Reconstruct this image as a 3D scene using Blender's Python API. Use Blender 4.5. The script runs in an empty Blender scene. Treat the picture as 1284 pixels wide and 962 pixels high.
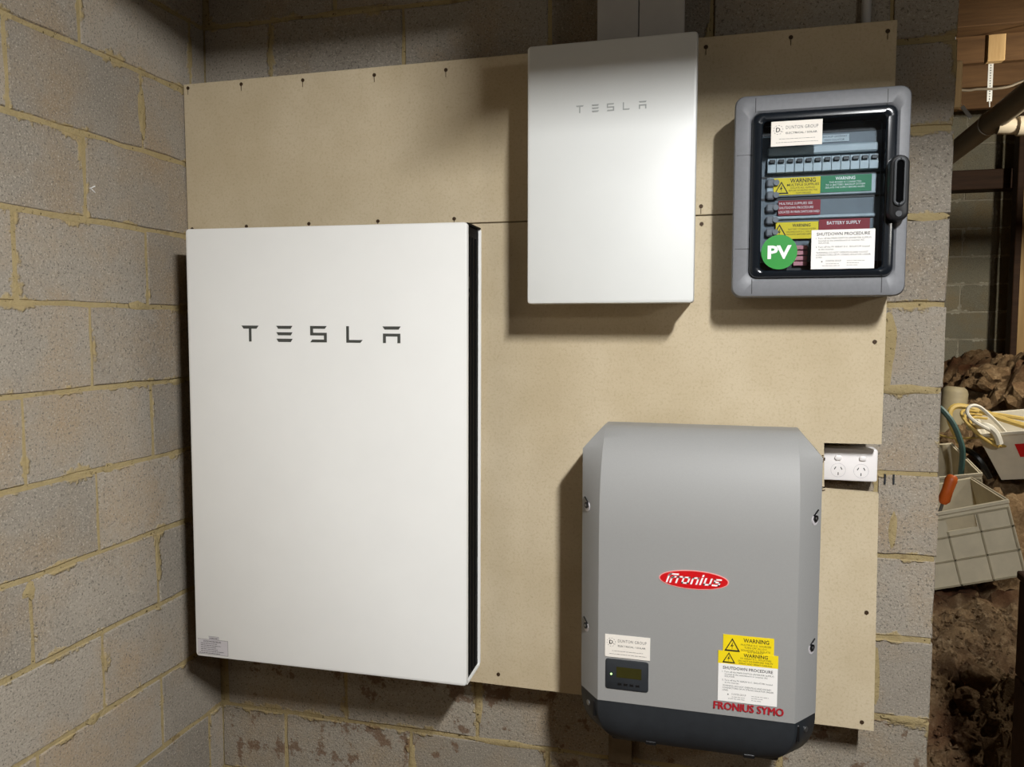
import bpy, bmesh, math, random
from mathutils import Vector, Matrix, noise
random.seed(7)
SC = bpy.context.scene
COL = SC.collection
R = math.radians

# ------------------------------------------------------------------ camera
cam_d = bpy.data.cameras.new('camera')
cam_d.sensor_fit = 'HORIZONTAL'; cam_d.sensor_width = 36.0
cam_d.lens = 990.2 / 1284 * 36.0
cam_d.clip_start = 0.02
cam = bpy.data.objects.new('camera', cam_d); COL.objects.link(cam)
cam.location = (1.4550, -2.0248, 1.5061)
cam.rotation_euler = (1.49665, 0.0001, 0.26043)
SC.camera = cam

# ------------------------------------------------------------------ world, lights, exposure
w = bpy.data.worlds.new('world'); SC.world = w; w.use_nodes = True
w.node_tree.nodes['Background'].inputs[0].default_value = (0.05, 0.045, 0.035, 1)
w.node_tree.nodes['Background'].inputs[1].default_value = 0.1
SC.view_settings.view_transform = 'Standard'
SC.view_settings.look = 'None'
SC.view_settings.exposure = 0.0
SC.view_settings.gamma = 1.0
LAMP = Vector((2.2, -2.15, 2.62))

WORK = Vector((3.2, -2.3, 1.98))
VOID = Vector((3.5, 1.55, 2.45))

def area_light(name, loc, size, size_y, energy, color, aim):
    l = bpy.data.lights.new(name, 'AREA'); l.shape = 'RECTANGLE'
    l.size = size; l.size_y = size_y; l.energy = energy; l.color = color
    o = bpy.data.objects.new(name, l); COL.objects.link(o)
    o.location = loc
    o.rotation_euler = (Vector(aim) - Vector(loc)).to_track_quat('-Z', 'Y').to_euler()
    return o
area_light('batten_light', LAMP, 0.62, 0.06, 133, (1.0, 1.0, 1.0), LAMP + Vector((-.36, -.08, -1)))
area_light('work_light', WORK, 0.16, 0.10, 5.5, (1.0, 0.97, 0.90), (1.9, 0.3, 1.2))
area_light('void_fill_light', VOID, 0.10, 0.10, 48, (1.0, 0.93, 0.80), VOID + Vector((-.38, .75, -.62)))  # added fill that brightens the void, no known lamp there

# ------------------------------------------------------------------ helpers: materials
def s2l(c):
    return tuple(((v / 255) / 12.92 if v / 255 <= 0.04045 else ((v / 255 + 0.055) / 1.055) ** 2.4) for v in c) + (1.0,)

class NT:
    def __init__(self, name):
        self.m = bpy.data.materials.new(name); self.m.use_nodes = True
        self.t = self.m.node_tree; self.n = self.t.nodes; self.l = self.t.links
        self.b = self.n['Principled BSDF']
    def node(self, typ, **kw):
        x = self.n.new(typ)
        for k, v in kw.items(): setattr(x, k, v)
        return x
    def link(self, a, b): self.l.new(a, b)
    def mix(self, fac, a, b, mode='MIX'):
        x = self.node('ShaderNodeMixRGB', blend_type=mode)
        for i, v in enumerate((fac, a, b)):
            if hasattr(v, 'links'): self.link(v, x.inputs[i])
            else: x.inputs[i].default_value = v
        return x.outputs[0]
    def noise(self, scale, detail=4, rough=0.6, vec=None, out='Fac'):
        x = self.node('ShaderNodeTexNoise'); x.inputs['Scale'].default_value = scale
        x.inputs['Detail'].default_value = detail; x.inputs['Roughness'].default_value = rough
        if vec is not None: self.link(vec, x.inputs['Vector'])
        return x.outputs[out]
    def ramp(self, val, p0, p1, c0=(0, 0, 0, 1), c1=(1, 1, 1, 1)):
        x = self.node('ShaderNodeValToRGB'); e = x.color_ramp.elements
        e[0].position = p0; e[0].color = c0; e[1].position = p1; e[1].color = c1
        self.link(val, x.inputs[0]); return x.outputs[0]
    def math(self, op, a, b=0.0, c=0.0):
        x = self.node('ShaderNodeMath', operation=op)
        for i, v in enumerate((a, b, c)):
            if hasattr(v, 'links'): self.link(v, x.inputs[i])
            else: x.inputs[i].default_value = v
        return x.outputs[0]
    def bump(self, h, strength, dist):
        x = self.node('ShaderNodeBump'); x.inputs['Strength'].default_value = strength
        x.inputs['Distance'].default_value = dist
        self.link(h, x.inputs['Height']); self.link(x.outputs[0], self.b.inputs['Normal'])
    def pos(self): return self.node('ShaderNodeNewGeometry').outputs['Position']
    def obj(self): return self.node('ShaderNodeTexCoord').outputs['Object']

def simple(name, rgb, rough=0.5, metal=0.0, var=0.06, scale=40, bump=0.0, spec=0.5):
    t = NT(name); c = s2l(rgb)
    dark = tuple(v * (1 - var) for v in c[:3]) + (1,); lite = tuple(min(1, v * (1 + var)) for v in c[:3]) + (1,)
    nz = t.noise(scale, 3, 0.6, t.obj())
    t.link(t.ramp(nz, 0.3, 0.7, dark, lite), t.b.inputs['Base Color'])
    t.b.inputs['Roughness'].default_value = rough; t.b.inputs['Metallic'].default_value = metal
    t.b.inputs['Specular IOR Level'].default_value = spec
    if bump: t.bump(nz, 0.5, bump)
    return t.m

def block_material(name, rgb, mud=0.0, smear=1.0, sa=(146, 127, 84), sb=(184, 164, 116)):
    t = NT(name); P = t.pos(); c = s2l(rgb)
    info = t.node('ShaderNodeObjectInfo')
    big = t.noise(5, 3, 0.6, P)
    col = t.mix(big, tuple(v * 0.78 for v in c[:3]) + (1,), tuple(v * 1.2 for v in c[:3]) + (1,))
    warm = s2l((rgb[0] + 6, rgb[1] - 6, rgb[2] - 20))
    col = t.mix(t.ramp(t.noise(3.3, 4, 0.65, P), 0.45, 0.72), col, warm)
    # per block shade
    sh = t.math('MULTIPLY_ADD', info.outputs['Random'], 0.26, 0.87)
    col = t.mix(1.0, col, sh, 'MULTIPLY')
    # grain: dark pores and pale grit
    g = t.noise(240, 2, 0.7, P)
    col = t.mix(t.ramp(g, 0.56, 0.68), col, tuple(v * 1.45 for v in c[:3]) + (1,))
    g2 = t.noise(185, 2, 0.7, P)
    col = t.mix(t.ramp(g2, 0.56, 0.68), col, tuple(v * 0.5 for v in c[:3]) + (1,))
    pits = t.ramp(t.noise(70, 3, 0.7, P), 0.66, 0.72)
    col = t.mix(t.math('MULTIPLY', pits, 0.7), col, tuple(v * 0.42 for v in c[:3]) + (1,))
    # white lime flecks
    wf = t.math('MULTIPLY', t.ramp(t.noise(45, 4, 0.7, P), 0.68, 0.78), t.ramp(t.noise(4, 2, 0.5, P), 0.5, 0.65))
    col = t.mix(t.math('MULTIPLY', wf, 0.6), col, s2l((200, 196, 184)))
    # mortar dragged over the block edges
    sep = t.node('ShaderNodeSeparateXYZ'); t.link(t.obj(), sep.inputs[0])
    dx = t.math('SUBTRACT', 0.195, t.math('ABSOLUTE', sep.outputs[0]))
    dz = t.math('SUBTRACT', 0.095, t.math('ABSOLUTE', sep.outputs[2]))
    dd = t.math('MINIMUM', dx, dz)
    n1 = t.math('SUBTRACT', t.noise(7, 5, 0.7, P), 0.50)
    reach = t.math('MULTIPLY', n1, 0.13 * smear)
    msk = t.ramp(t.math('SUBTRACT', reach, dd), 0.0, 0.006)
    mcol = t.mix(t.noise(28, 3, 0.6, P), s2l(sa), s2l(sb))
    col = t.mix(t.math('MULTIPLY', msk, 0.82), col, mcol)
    if mud:
        mm = t.ramp(t.noise(11, 5, 0.7, P), 0.56, 0.60)
        col = t.mix(t.math('MULTIPLY', mm, 0.72), col, s2l((104, 76, 54)))
    t.link(col, t.b.inputs['Base Color'])
    t.b.inputs['Roughness'].default_value = 0.95; t.b.inputs['Specular IOR Level'].default_value = 0.15
    h = t.math('ADD', t.math('MULTIPLY', t.noise(150, 3, 0.7, P), 1.0), t.math('MULTIPLY', msk, 1.2))
    t.bump(h, 0.8, 0.0035)
    return t.m

def mortar_material(name, a, b):
    t = NT(name); P = t.pos()
    col = t.mix(t.noise(12, 5, 0.7, P), s2l(a), s2l(b))
    col = t.mix(t.ramp(t.noise(90, 3, 0.7, P), 0.62, 0.7), col, s2l((70, 56, 34)))
    col = t.mix(t.ramp(t.noise(6, 4, 0.7, P), 0.6, 0.7), col, s2l((112, 92, 62)))
    t.link(col, t.b.inputs['Base Color'])
    t.b.inputs['Roughness'].default_value = 0.95; t.b.inputs['Specular IOR Level'].default_value = 0.1
    t.bump(t.noise(60, 5, 0.75, P), 0.9, 0.006)
    return t.m

def mdf_material():
    t = NT('mdf'); P = t.pos()
    a, b = s2l((194, 178, 147)), s2l((205, 190, 161))
    col = t.mix(t.ramp(t.noise(5, 4, 0.6, P), 0.35, 0.65), a, b)
    col = t.mix(t.math('MULTIPLY', t.ramp(t.noise(160, 3, 0.7, P), 0.5, 0.7), 0.30), col, s2l((158, 138, 102)))
    col = t.mix(t.math('MULTIPLY', t.ramp(t.noise(60, 4, 0.7, P), 0.64, 0.72), 0.35), col, s2l((158, 138, 102)))
    t.link(col, t.b.inputs['Base Color']); t.b.inputs['Roughness'].default_value = 0.8
    t.b.inputs['Specular IOR Level'].default_value = 0.25
    t.bump(t.noise(200, 2, 0.6, P), 0.2, 0.001)
    return t.m

def timber_material(name, a, b, axis=0):
    t = NT(name)
    mp = t.node('ShaderNodeMapping'); t.link(t.pos(), mp.inputs[0])
    sc = [22.0, 22.0, 22.0]; sc[axis] = 1.6
    mp.inputs['Scale'].default_value = sc
    col = t.mix(t.ramp(t.noise(1.6, 6, 0.65, mp.outputs[0]), 0.3, 0.7), s2l(a), s2l(b))
    t.link(col, t.b.inputs['Base Color']); t.b.inputs['Roughness'].default_value = 0.75
    t.b.inputs['Specular IOR Level'].default_value = 0.3
    t.bump(t.noise(2.2, 5, 0.6, mp.outputs[0]), 0.3, 0.003)
    return t.m

def earth_material(name, k=1.0):
    t = NT(name); P = t.pos()
    col = t.mix(t.noise(7, 6, 0.7, P), s2l((74 * k, 53 * k, 35 * k)), s2l((172 * k, 142 * k, 104 * k)))
    col = t.mix(t.ramp(t.noise(40, 4, 0.7, P), 0.5, 0.75), col, s2l((186 * k, 160 * k, 124 * k)))
    col = t.mix(t.ramp(t.noise(3, 3, 0.6, P), 0.5, 0.7), col, s2l((96, 62, 40)))
    t.link(col, t.b.inputs['Base Color']); t.b.inputs['Roughness'].default_value = 0.95
    t.b.inputs['Specular IOR Level'].default_value = 0.2
    t.bump(t.noise(45, 6, 0.75, P), 1.0, 0.02)
    return t.m

def glass_material(name, tint, refl_rough=0.04):
    t = NT(name)
    tr = t.node('ShaderNodeBsdfTransparent'); tr.inputs[0].default_value = tint
    gl = t.node('ShaderNodeBsdfGlossy'); gl.inputs['Roughness'].default_value = refl_rough
    fr = t.node('ShaderNodeFresnel'); fr.inputs[0].default_value = 1.45
    mx = t.node('ShaderNodeMixShader'); t.link(fr.outputs[0], mx.inputs[0])
    t.link(tr.outputs[0], mx.inputs[1]); t.link(gl.outputs[0], mx.inputs[2])
    t.link(mx.outputs[0], t.n['Material Output'].inputs[0])
    return t.m

def emit_material(name, rgb, strength):
    t = NT(name)
    t.b.inputs['Base Color'].default_value = s2l(rgb)
    t.b.inputs['Emission Color'].default_value = s2l(rgb); t.b.inputs['Emission Strength'].default_value = strength
    return t.m

M = dict(
    block=block_material('concrete_block', (153, 145, 132)),
    block_mud=block_material('muddy_concrete_block', (150, 142, 128), mud=1.0),
    block_dark=block_material('grey_concrete_block', (132, 128, 112), smear=0.75, sa=(150, 146, 130), sb=(214, 210, 194)),
    mortar=mortar_material('yellow_mortar', (146, 130, 92), (184, 166, 124)),
    mortar_grey=mortar_material('grey_mortar', (112, 106, 90), (196, 190, 172)),
    mdf=mdf_material(),
    white=simple('white_powder_coat', (236, 236, 232), 0.42, var=0.012, scale=8),
    white2=simple('white_enamel', (223, 225, 222), 0.38, var=0.012, scale=8),
    black=simple('black_plastic', (14, 15, 17), 0.4, var=0.2),
    soot=simple('matt_black_panel', (7, 8, 9), 0.7, var=0.1, spec=0.15),
    charcoal=simple('charcoal_plastic', (38, 42, 46), 0.5, var=0.1),
    invgrey=simple('grey_painted_cover', (149, 149, 147), 0.55, var=0.02, scale=300),
    logo=simple('dark_grey_print', (72, 74, 70), 0.5),
    logo2=simple('pale_grey_print', (172, 176, 174), 0.5),
    encl=simple('grey_enclosure_plastic', (122, 124, 128), 0.5, var=0.05, scale=120),
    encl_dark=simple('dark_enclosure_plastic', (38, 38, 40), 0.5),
    smoke=simple('smoked_door_frame', (22, 27, 33), 0.18, var=0.1),
    pane=glass_material('clear_smoked_pane', (0.90, 0.93, 0.95, 1)),
    inner=simple('grey_inner_panel', (104, 114, 122), 0.5),
    inner_lt=simple('pale_breaker_plastic', (176, 188, 194), 0.45),
    paper=simple('white_label', (240, 238, 234), 0.6, var=0.01),
    cream=simple('cream_card', (238, 232, 222), 0.6, var=0.01),
    yellow=simple('yellow_label', (238, 212, 16), 0.55, var=0.02),
    green=simple('green_label', (44, 132, 88), 0.55, var=0.02),
    pvgreen=simple('green_disc', (22, 142, 42), 0.45, var=0.02),
    red=simple('red_label', (142, 18, 34), 0.55, var=0.02),
    badge=simple('red_badge', (204, 16, 24), 0.4, var=0.02),
    badge_rim=simple('pink_badge_rim', (232, 160, 156), 0.45, var=0.02),
    redtext=simple('red_print', (170, 26, 40), 0.5),
    ink=simple('black_print', (26, 24, 22), 0.6),
    ink2=simple('grey_print', (92, 88, 86), 0.6),
    whiteink=simple('white_print', (244, 244, 242), 0.5, var=0.01),
    clearlab=simple('silver_label', (196, 192, 194), 0.5, var=0.02),
    screw=simple('rusty_screw', (70, 52, 34), 0.6, metal=0.4),
    steel=simple('steel', (170, 170, 168), 0.3, metal=0.9),
    galv=simple('galvanised_strap', (214, 214, 210), 0.45, metal=0.3),
    duct=simple('grey_duct', (186, 184, 180), 0.5, var=0.02),
    pvc=simple('grey_pvc_pipe', (128, 116, 98), 0.5, var=0.05, scale=12),
    pvc_lt=simple('pale_pvc_pipe', (184, 172, 150), 0.45, var=0.04, scale=12),
    gpo=simple('white_socket_plastic', (240, 236, 234), 0.35, var=0.01),
    crate=simple('cream_crate_plastic', (206, 195, 168), 0.55, var=0.08, scale=14),
    crate_rib=simple('crate_rib_plastic', (164, 153, 126), 0.55, var=0.08, scale=14),
    tub=simple('white_tub_plastic', (214, 208, 192), 0.5, var=0.06, scale=14),
    orange=simple('orange_plastic', (206, 96, 32), 0.45),
    ycab=simple('yellow_cable', (196, 168, 92), 0.5),
    wcab=simple('white_cable', (226, 222, 208), 0.5),
    gcab=simple('green_hose', (62, 92, 86), 0.5),
    tin=simple('tan_drum', (160, 148, 118), 0.6, var=0.12, scale=20),
    lcd=simple('olive_display', (52, 50, 20), 0.25),
    timber=timber_material('pine_timber', (74, 50, 26), (100, 72, 42), 0),
    timber_y=timber_material('pine_joist', (104, 70, 40), (140, 100, 60), 1),
    timber_z=timber_material('pale_timber', (166, 134, 88), (196, 164, 116), 2),
    timber_dk=timber_material('dark_stained_timber', (46, 30, 18), (66, 44, 28), 0),
    earth=earth_material('earth'), earth_low_bounce=earth_material('low_bounce_earth', 0.6),  # second earth is the same colour darkened to cut bounced light
    led=emit_material('green_led', (190, 255, 150), 1.5),
    tube=emit_material('lamp_tube', (255, 248, 235), 4.0),
)

# ------------------------------------------------------------------ helpers: objects and shapes
WM = {}
def tag(o, label=None, cat=None, group=None, kind=None):
    if label: o['label'] = label
    if cat: o['category'] = cat
    if group: o['group'] = group
    if kind: o['kind'] = kind
    return o
def root(name, loc, label, cat, group=None, rot=None):
    o = bpy.data.objects.new(name, None); COL.objects.link(o)
    m = Matrix.Translation(loc) @ (rot if rot else Matrix.Identity(4))
    o.matrix_world = m; WM[o.name] = m
    o.empty_display_size = 0.05
    return tag(o, label, cat, group)
def obj(name, bm, mat, parent=None, local=False, smooth=False, label=None, origin=None):
    me = bpy.data.meshes.new(name)
    pm = WM[parent.name] if parent else Matrix.Identity(4)
    if not local and parent: bm.transform(pm.inverted())
    if origin is not None and not parent: bm.transform(Matrix.Translation(-Vector(origin)))
    bmesh.ops.recalc_face_normals(bm, faces=bm.faces)
    if smooth:
        for f in bm.faces: f.smooth = True
    bm.to_mesh(me); bm.free()
    mats = mat if isinstance(mat, (list, tuple)) else [mat]
    for m_ in mats: me.materials.append(m_)
    if smooth:
        try: me.set_sharp_from_angle(angle=R(38))
        except Exception: pass
    o = bpy.data.objects.new(name, me); COL.objects.link(o)
    if parent: o.parent = parent
    elif origin is not None: o.location = origin
    WM[o.name] = pm if parent else Matrix.Identity(4)
    if label: o['label'] = label
    return o
def nb(): return bmesh.new()
def box(bm, x0, x1, y0, y1, z0, z1, bev=0.0, seg=2, mtx=None):
    r = bmesh.ops.create_cube(bm, size=1.0)
    vs = r['verts']
    bmesh.ops.scale(bm, vec=(abs(x1 - x0), abs(y1 - y0), abs(z1 - z0)), verts=vs)
    bmesh.ops.translate(bm, vec=((x0 + x1) / 2, (y0 + y1) / 2, (z0 + z1) / 2), verts=vs)
    if mtx: bmesh.ops.transform(bm, matrix=mtx, verts=vs)
    if bev:
        es = list({e for v in vs for e in v.link_edges})
        bmesh.ops.bevel(bm, geom=es, offset=bev, segments=seg, affect='EDGES', profile=0.5)
    return bm
def loft(bm, loops, cap0=True, cap1=True, closed=True):
    rows = [[bm.verts.new(p) for p in L] for L in loops]
    n = len(rows[0])
    for a, b in zip(rows, rows[1:]):
        for i in range(n if closed else n - 1):
            j = (i + 1) % n
            bm.faces.new((a[i], a[j], b[j], b[i]))
    if cap0: bm.faces.new(rows[0][::-1])
    if cap1: bm.faces.new(rows[-1])
    return bm
def rr(x0, z0, x1, z1, r, n=5):
    pts = []
    for cx, cz, a0 in ((x1 - r, z1 - r, 0), (x0 + r, z1 - r, 90), (x0 + r, z0 + r, 180), (x1 - r, z0 + r, 270)):
        for i in range(n + 1):
            a = R(a0 + 90 * i / n); pts.append((cx + r * math.cos(a), cz + r * math.sin(a)))
    return pts
def plate(bm, x0, z0, x1, z1, yb, yf, r, bev=0.002, n=5):
    """rounded rectangle slab, front (towards -y) edge softened"""
    L = []
    for y, ins in ((yb, 0), (yf + bev, 0), (yf + bev * 0.3, bev * 0.3), (yf, bev)):
        L.append([(x, y, z) for x, z in rr(x0 + ins, z0 + ins, x1 - ins, z1 - ins, max(r - ins, 0.0004), n)])
    return loft(bm, L)
def ring(bm, outer, inner, yb, yf, bev=0.004, n=6):
    """frame with a rounded opening"""
    (a0, c0, a1, c1, ra), (b0, d0, b1, d1, rb) = outer, inner
    def lp(x0, z0, x1, z1, r, y): return [(x, y, z) for x, z in rr(x0, z0, x1, z1, r, n)]
    L = [lp(b0, d0, b1, d1, rb, yb), lp(a0, c0, a1, c1, ra, yb), lp(a0, c0, a1, c1, ra, yf + bev),
         lp(a0 + bev * .3, c0 + bev * .3, a1 - bev * .3, c1 - bev * .3, ra, yf + bev * .3),
         lp(a0 + bev, c0 + bev, a1 - bev, c1 - bev, ra, yf),
         lp(b0 - bev * .5, d0 - bev * .5, b1 + bev * .5, d1 + bev * .5, rb, yf),
         lp(b0, d0, b1, d1, rb, yf + bev * .5), lp(b0, d0, b1, d1, rb, yb)]
    return loft(bm, L, False, False)
def poly(bm, pts, yb, yf):
    """extrude an outline given in x, z towards -y"""
    return loft(bm, [[(x, yb, z) for x, z in pts], [(x, yf, z) for x, z in pts]])
def disc(bm, cx, cz, r, yb, yf, n=24, rz=None):
    rz = rz or r
    return poly(bm, [(cx + r * math.cos(2 * math.pi * i / n), cz + rz * math.sin(2 * math.pi * i / n)) for i in range(n)], yb, yf)
def tube(bm, pts, r, n=8, caps=True):
    pts = [Vector(p) for p in pts]
    loops = []; up = None
    for i, p in enumerate(pts):
        d = (pts[min(i + 1, len(pts) - 1)] - pts[max(i - 1, 0)]).normalized()
        if up is None: up = d.orthogonal().normalized()
        else: up = (up - d * up.dot(d)).normalized()
        s = d.cross(up); rad = r[i] if isinstance(r, (list, tuple)) else r
        loops.append([p + (up * math.cos(2 * math.pi * k / n) + s * math.sin(2 * math.pi * k / n)) * rad for k in range(n)])
    return loft(bm, loops, caps, caps)
def smooth_path(pts, k=6):
    pts = [Vector(p) for p in pts]; out = []
    P = [pts[0]] + pts + [pts[-1]]
    for i in range(1, len(P) - 2):
        a, b, c, d = P[i - 1:i + 3]
        for j in range(k):
            t = j / k
            out.append(0.5 * ((2 * b) + (c - a) * t + (2 * a - 5 * b + 4 * c - d) * t * t + (3 * b - a - 3 * c + d) * t ** 3))
    out.append(pts[-1]); return out

def text_mesh(bm, body, x, z, height, y, align='LEFT', width=None, shear=0.0, ext=0.0003, bold=0.0, spacing=1.0):
    """flat print facing -y; height is the cap height; width squeezes the line to that length"""
    cu = bpy.data.curves.new('print', 'FONT'); cu.body = body; cu.size = 1.0; cu.resolution_u = 2
    cu.shear = shear; cu.offset = bold; cu.space_character = spacing
    to = bpy.data.objects.new('print', cu); COL.objects.link(to)
    dg = bpy.context.evaluated_depsgraph_get(); dg.update()
    me = bpy.data.meshes.new_from_object(to.evaluated_get(dg))
    bpy.data.objects.remove(to); bpy.data.curves.remove(cu)
    if not me.vertices: return bm
    xs = [v.co.x for v in me.vertices]; x0, x1 = min(xs), max(xs)
    s = height / 0.69
    sx = s if width is None else width / (x1 - x0)
    wd = (x1 - x0) * sx
    ox = {'LEFT': x, 'CENTER': x - wd / 2, 'RIGHT': x - wd}[align]
    m = Matrix(((sx, 0, 0, ox - x0 * sx), (0, 0, -1, y), (0, s, 0, z), (0, 0, 0, 1)))
    me.transform(m)
    bm.from_mesh(me); bpy.data.meshes.remove(me)
    return bm
def bars(bm, x0, x1, z, y, n, h=0.0006, gap=0.0):
    """a line of print too small to read"""
    x = x0
    while x < x1 - 0.001:
        L = min(random.uniform(0.0025, 0.008), x1 - x)
        box(bm, x, x + L, y, y - 0.0002, z, z + h); x += L + 0.0012
    return bm

def dup(src, loc, rotz=None, label=None, name=None):
    r = src.copy(); COL.objects.link(r); r.location = loc
    if rotz is not None: r.rotation_euler = (0, 0, rotz)
    if label: r['label'] = label
    for ch in list(src.children):
        c = ch.copy(); COL.objects.link(c); c.parent = r
        for g in list(ch.children):
            d = g.copy(); COL.objects.link(d); d.parent = c
    return r

# ================================================================== SETTING
ZC, FLOOR, CEIL = 2.1537, -0.05, 3.08
D = 0.099                                      # face of the board in front of the block wall

def block_mesh(seed):
    rnd = random.Random(seed); bm = nb(); n = 6
    pts = []
    hw, hh = 0.196, 0.096
    for k in range(n): pts.append((-hw + 2 * hw * k / n, -hh))
    for k in range(3): pts.append((hw, -hh + 2 * hh * k / 3))
    for k in range(n): pts.append((hw - 2 * hw * k / n, hh))
    for k in range(3): pts.append((-hw, hh - 2 * hh * k / 3))
    pts = [(x + rnd.uniform(-.003, .0015) * (1 if x > 0 else -1), z + rnd.uniform(-.003, .0015) * (1 if z > 0 else -1)) for x, z in pts]
    ins = [(x * 0.985, z * 0.97) for x, z in pts]
    loft(bm, [[(x, 0.05, z) for x, z in pts], [(x, 0.004, z) for x, z in pts], [(x, 0, z) for x, z in ins]])
    bmesh.ops.recalc_face_normals(bm, faces=bm.faces)
    me = bpy.data.meshes.new('concrete_block'); bm.to_mesh(me); bm.free()
    return me
def block_variants(mat, n, seed):
    out = []
    for i in range(n):
        me = block_mesh(seed + i); me.materials.append(mat); out.append(me)
    return out
BV = block_variants(M['block'], 6, 10); BM = block_variants(M['block_mud'], 6, 30); BD = block_variants(M['block_dark'], 6, 50)

def block_wall(wall, place, rotz, lo, hi, rows, perps, variants, zc=ZC):
    """place(u, z) -> world point on the face; u runs along the block's local x"""
    for k in rows:
        z1 = zc - 0.2 * k; zm = z1 - 0.1
        off = perps[k % 2]
        i0 = math.floor((lo - off) / 0.4) - 1
        for i in range(i0, i0 + 40):
            a, b = max(off + 0.4 * i + 0.004, lo), min(off + 0.4 * i + 0.396, hi)
            if b - a < 0.04: continue
            v = variants(k) if callable(variants) else variants
            o = bpy.data.objects.new('concrete_block', random.choice(v)); COL.objects.link(o)
            p = Vector(place((a + b) / 2 + random.uniform(-.001, .001), zm))
            nrm = Vector((math.sin(rotz), -math.cos(rotz), 0))
            o.location = p + nrm * random.uniform(-0.001, 0.0025)
            o.rotation_euler = (0, random.uniform(-.003, .003), rotz)
            o.scale = ((b - a) / 0.392, 1, random.uniform(0.985, 1.0))
            o.parent = wall

def slab(name, x0, x1, y0, y1, z0, z1, mat):
    bm = nb(); box(bm, x0, x1, y0, y1, z0, z1)
    return tag(obj(name, bm, mat), kind='structure')

# left wall (face x = 0), back wall (face y = 0), far wall behind the void
wall_left = slab('wall_left', -0.19, -0.0035, -4.8, 0.0, FLOOR, CEIL, M['mortar'])
block_wall(wall_left, lambda u, z: (0, u, z), R(90), -4.8, -0.002, range(-4, 11), (-0.66, -0.46), BV)
wall_back = slab('wall_back', -0.19, 1.948, 0.0035, 0.19, FLOOR, CEIL, M['mortar'])
block_wall(wall_back, lambda u, z: (u, 0, z), 0.0, 0.004, 1.9525, range(-4, 11), (0.415, 0.215), lambda k: BM if k >= 8 else BV)
FARY = 4.40
wall_far = slab('wall_far', -0.19, 4.6, FARY + 0.003, FARY + 0.19, FLOOR, CEIL, M['mortar_grey'])
block_wall(wall_far, lambda u, z: (u, FARY, z), 0.0, 2.0, 4.4, range(-5, 8), (0.12, 0.32), BD, zc=2.0)
wall_right = slab('wall_right', 4.4, 4.6, -4.8, FARY, FLOOR, CEIL, M['earth_low_bounce'])
wall_front = slab('wall_front', -0.19, 4.6, -5.0, -4.8, FLOOR, CEIL, M['earth_low_bounce'])

# lumps of mortar squeezed out of the joints
def dab(parent, p, n, rx, rz, depth, seed, mat=M['mortar']):
    bm = nb(); rnd = random.Random(seed); bmesh.ops.create_icosphere(bm, subdivisions=2, radius=1)
    n = Vector(n); u = Vector((0, 0, 1)).cross(n).normalized(); v = Vector((0, 0, 1))
    for q in bm.verts:
        k = 1 + 0.55 * noise.noise(q.co * 1.7 + Vector((seed, 0, 0)))
        q.co = Vector(p) + (u * q.co.x * rx + v * q.co.z * rz) * k + n * q.co.y * depth
    return obj('mortar_lump', bm, mat, parent, smooth=True)
for y, z, rx, rz, s in ((-0.30, 1.554, .035, .012, 1), (-0.42, 1.154, .018, .014, 2), (-0.66, .925, .020, .018, 4),
                        (-0.155, 1.35, .03, .008, 5), (-0.26, .88, .008, .06, 6), (-0.262, 2.05, .012, .06, 7), (-0.50, 0.555, .02, .012, 8), (-0.19, 1.145, .015, .009, 9)):
    dab(wall_left, (0.0, y, z), (1, 0, 0), rx, rz, 0.0022, s)
for x, z, rx, rz, s in ((0.82, .45, .011, .06, 11), (0.62, 0.25, .012, .06, 12), (0.90, .355, .10, .010, 13), (1.829, 1.45, .021, .092, 14), (1.87, 1.354, .07, .012, 15),
                        (1.826, .655, .013, .088, 16), (1.90, 1.755, .05, .012, 17), (1.855, 1.02, .012, .05, 18), (0.22, 2.25, .010, .07, 20), (0.45, 2.354, .10, .010, 21), (1.90, .554, .05, .009, 22)):
    dab(wall_back, (x, 0.0, z), (0, -1, 0), rx, rz, 0.0022, s)

for x in (1.834, 1.853):
    bm = nb(); box(bm, x - .0018, x + .0018, -.0045, .001, 1.128, 1.152); obj('pencil_mark', bm, M['charcoal'], wall_back)
for a, z in ((28, 1.832), (-28, 1.825)):
    bm = nb(); box(bm, -.001, .002, -.009, .009, -.0010, .0010, mtx=Matrix.Translation((0.001, -.441, z)) @ Matrix.Rotation(R(a), 4, 'X')); obj('plastic_sliver', bm, M['paper'], wall_left)

# ---- earth floor: flat in the room, banked up in the void beyond the wall
def ground(x, y):
    def lerp(pts, t):
        if t <= pts[0][0]: return pts[0][1]
        for (a, va), (b, vb) in zip(pts, pts[1:]):
            if t <= b: return va + (vb - va) * (t - a) / (b - a)
        return pts[-1][1]
    h = lerp([(0.02, FLOOR), (0.12, 0.05), (0.5, .24), (0.75, .37), (1.15, .44), (1.7, .50), (2.0, .60), (2.6, .70), (3.3, .78), (4.4, .90)], y)
    if y > 0.05:
        f = min(1, (y - 0.05) / 0.4)
        h += min(1, max(0, (y - 0.9) / 0.9)) * 0.50 * max(0.0, min(x, 3.2) - 2.45)
        h += f * 0.07 * noise.fractal(Vector((x * 3, y * 3, 1.3)), 1.0, 2.0, 4)
        h += f * 0.085 * abs(noise.fractal(Vector((x * 9, y * 9, 4.3)), 0.8, 2.0, 5))
        d2 = ((x - 3.2) / 0.28) ** 2 + ((y - 3.1) / 0.4) ** 2
        h += 0.22 * math.exp(-d2) * (1 + 0.6 * noise.noise(Vector((x * 6, y * 6, 9))))
    return h
xs = [-0.19, 0.8, 1.6] + [1.9 + 0.022 * i for i in range(93)] + [4.1, 4.4, 4.6]
ys = [-5.0, -2.5, -0.8] + [0.02] + [0.1 + 0.022 * i for i in range(196)] + [4.42, 4.59]
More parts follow.
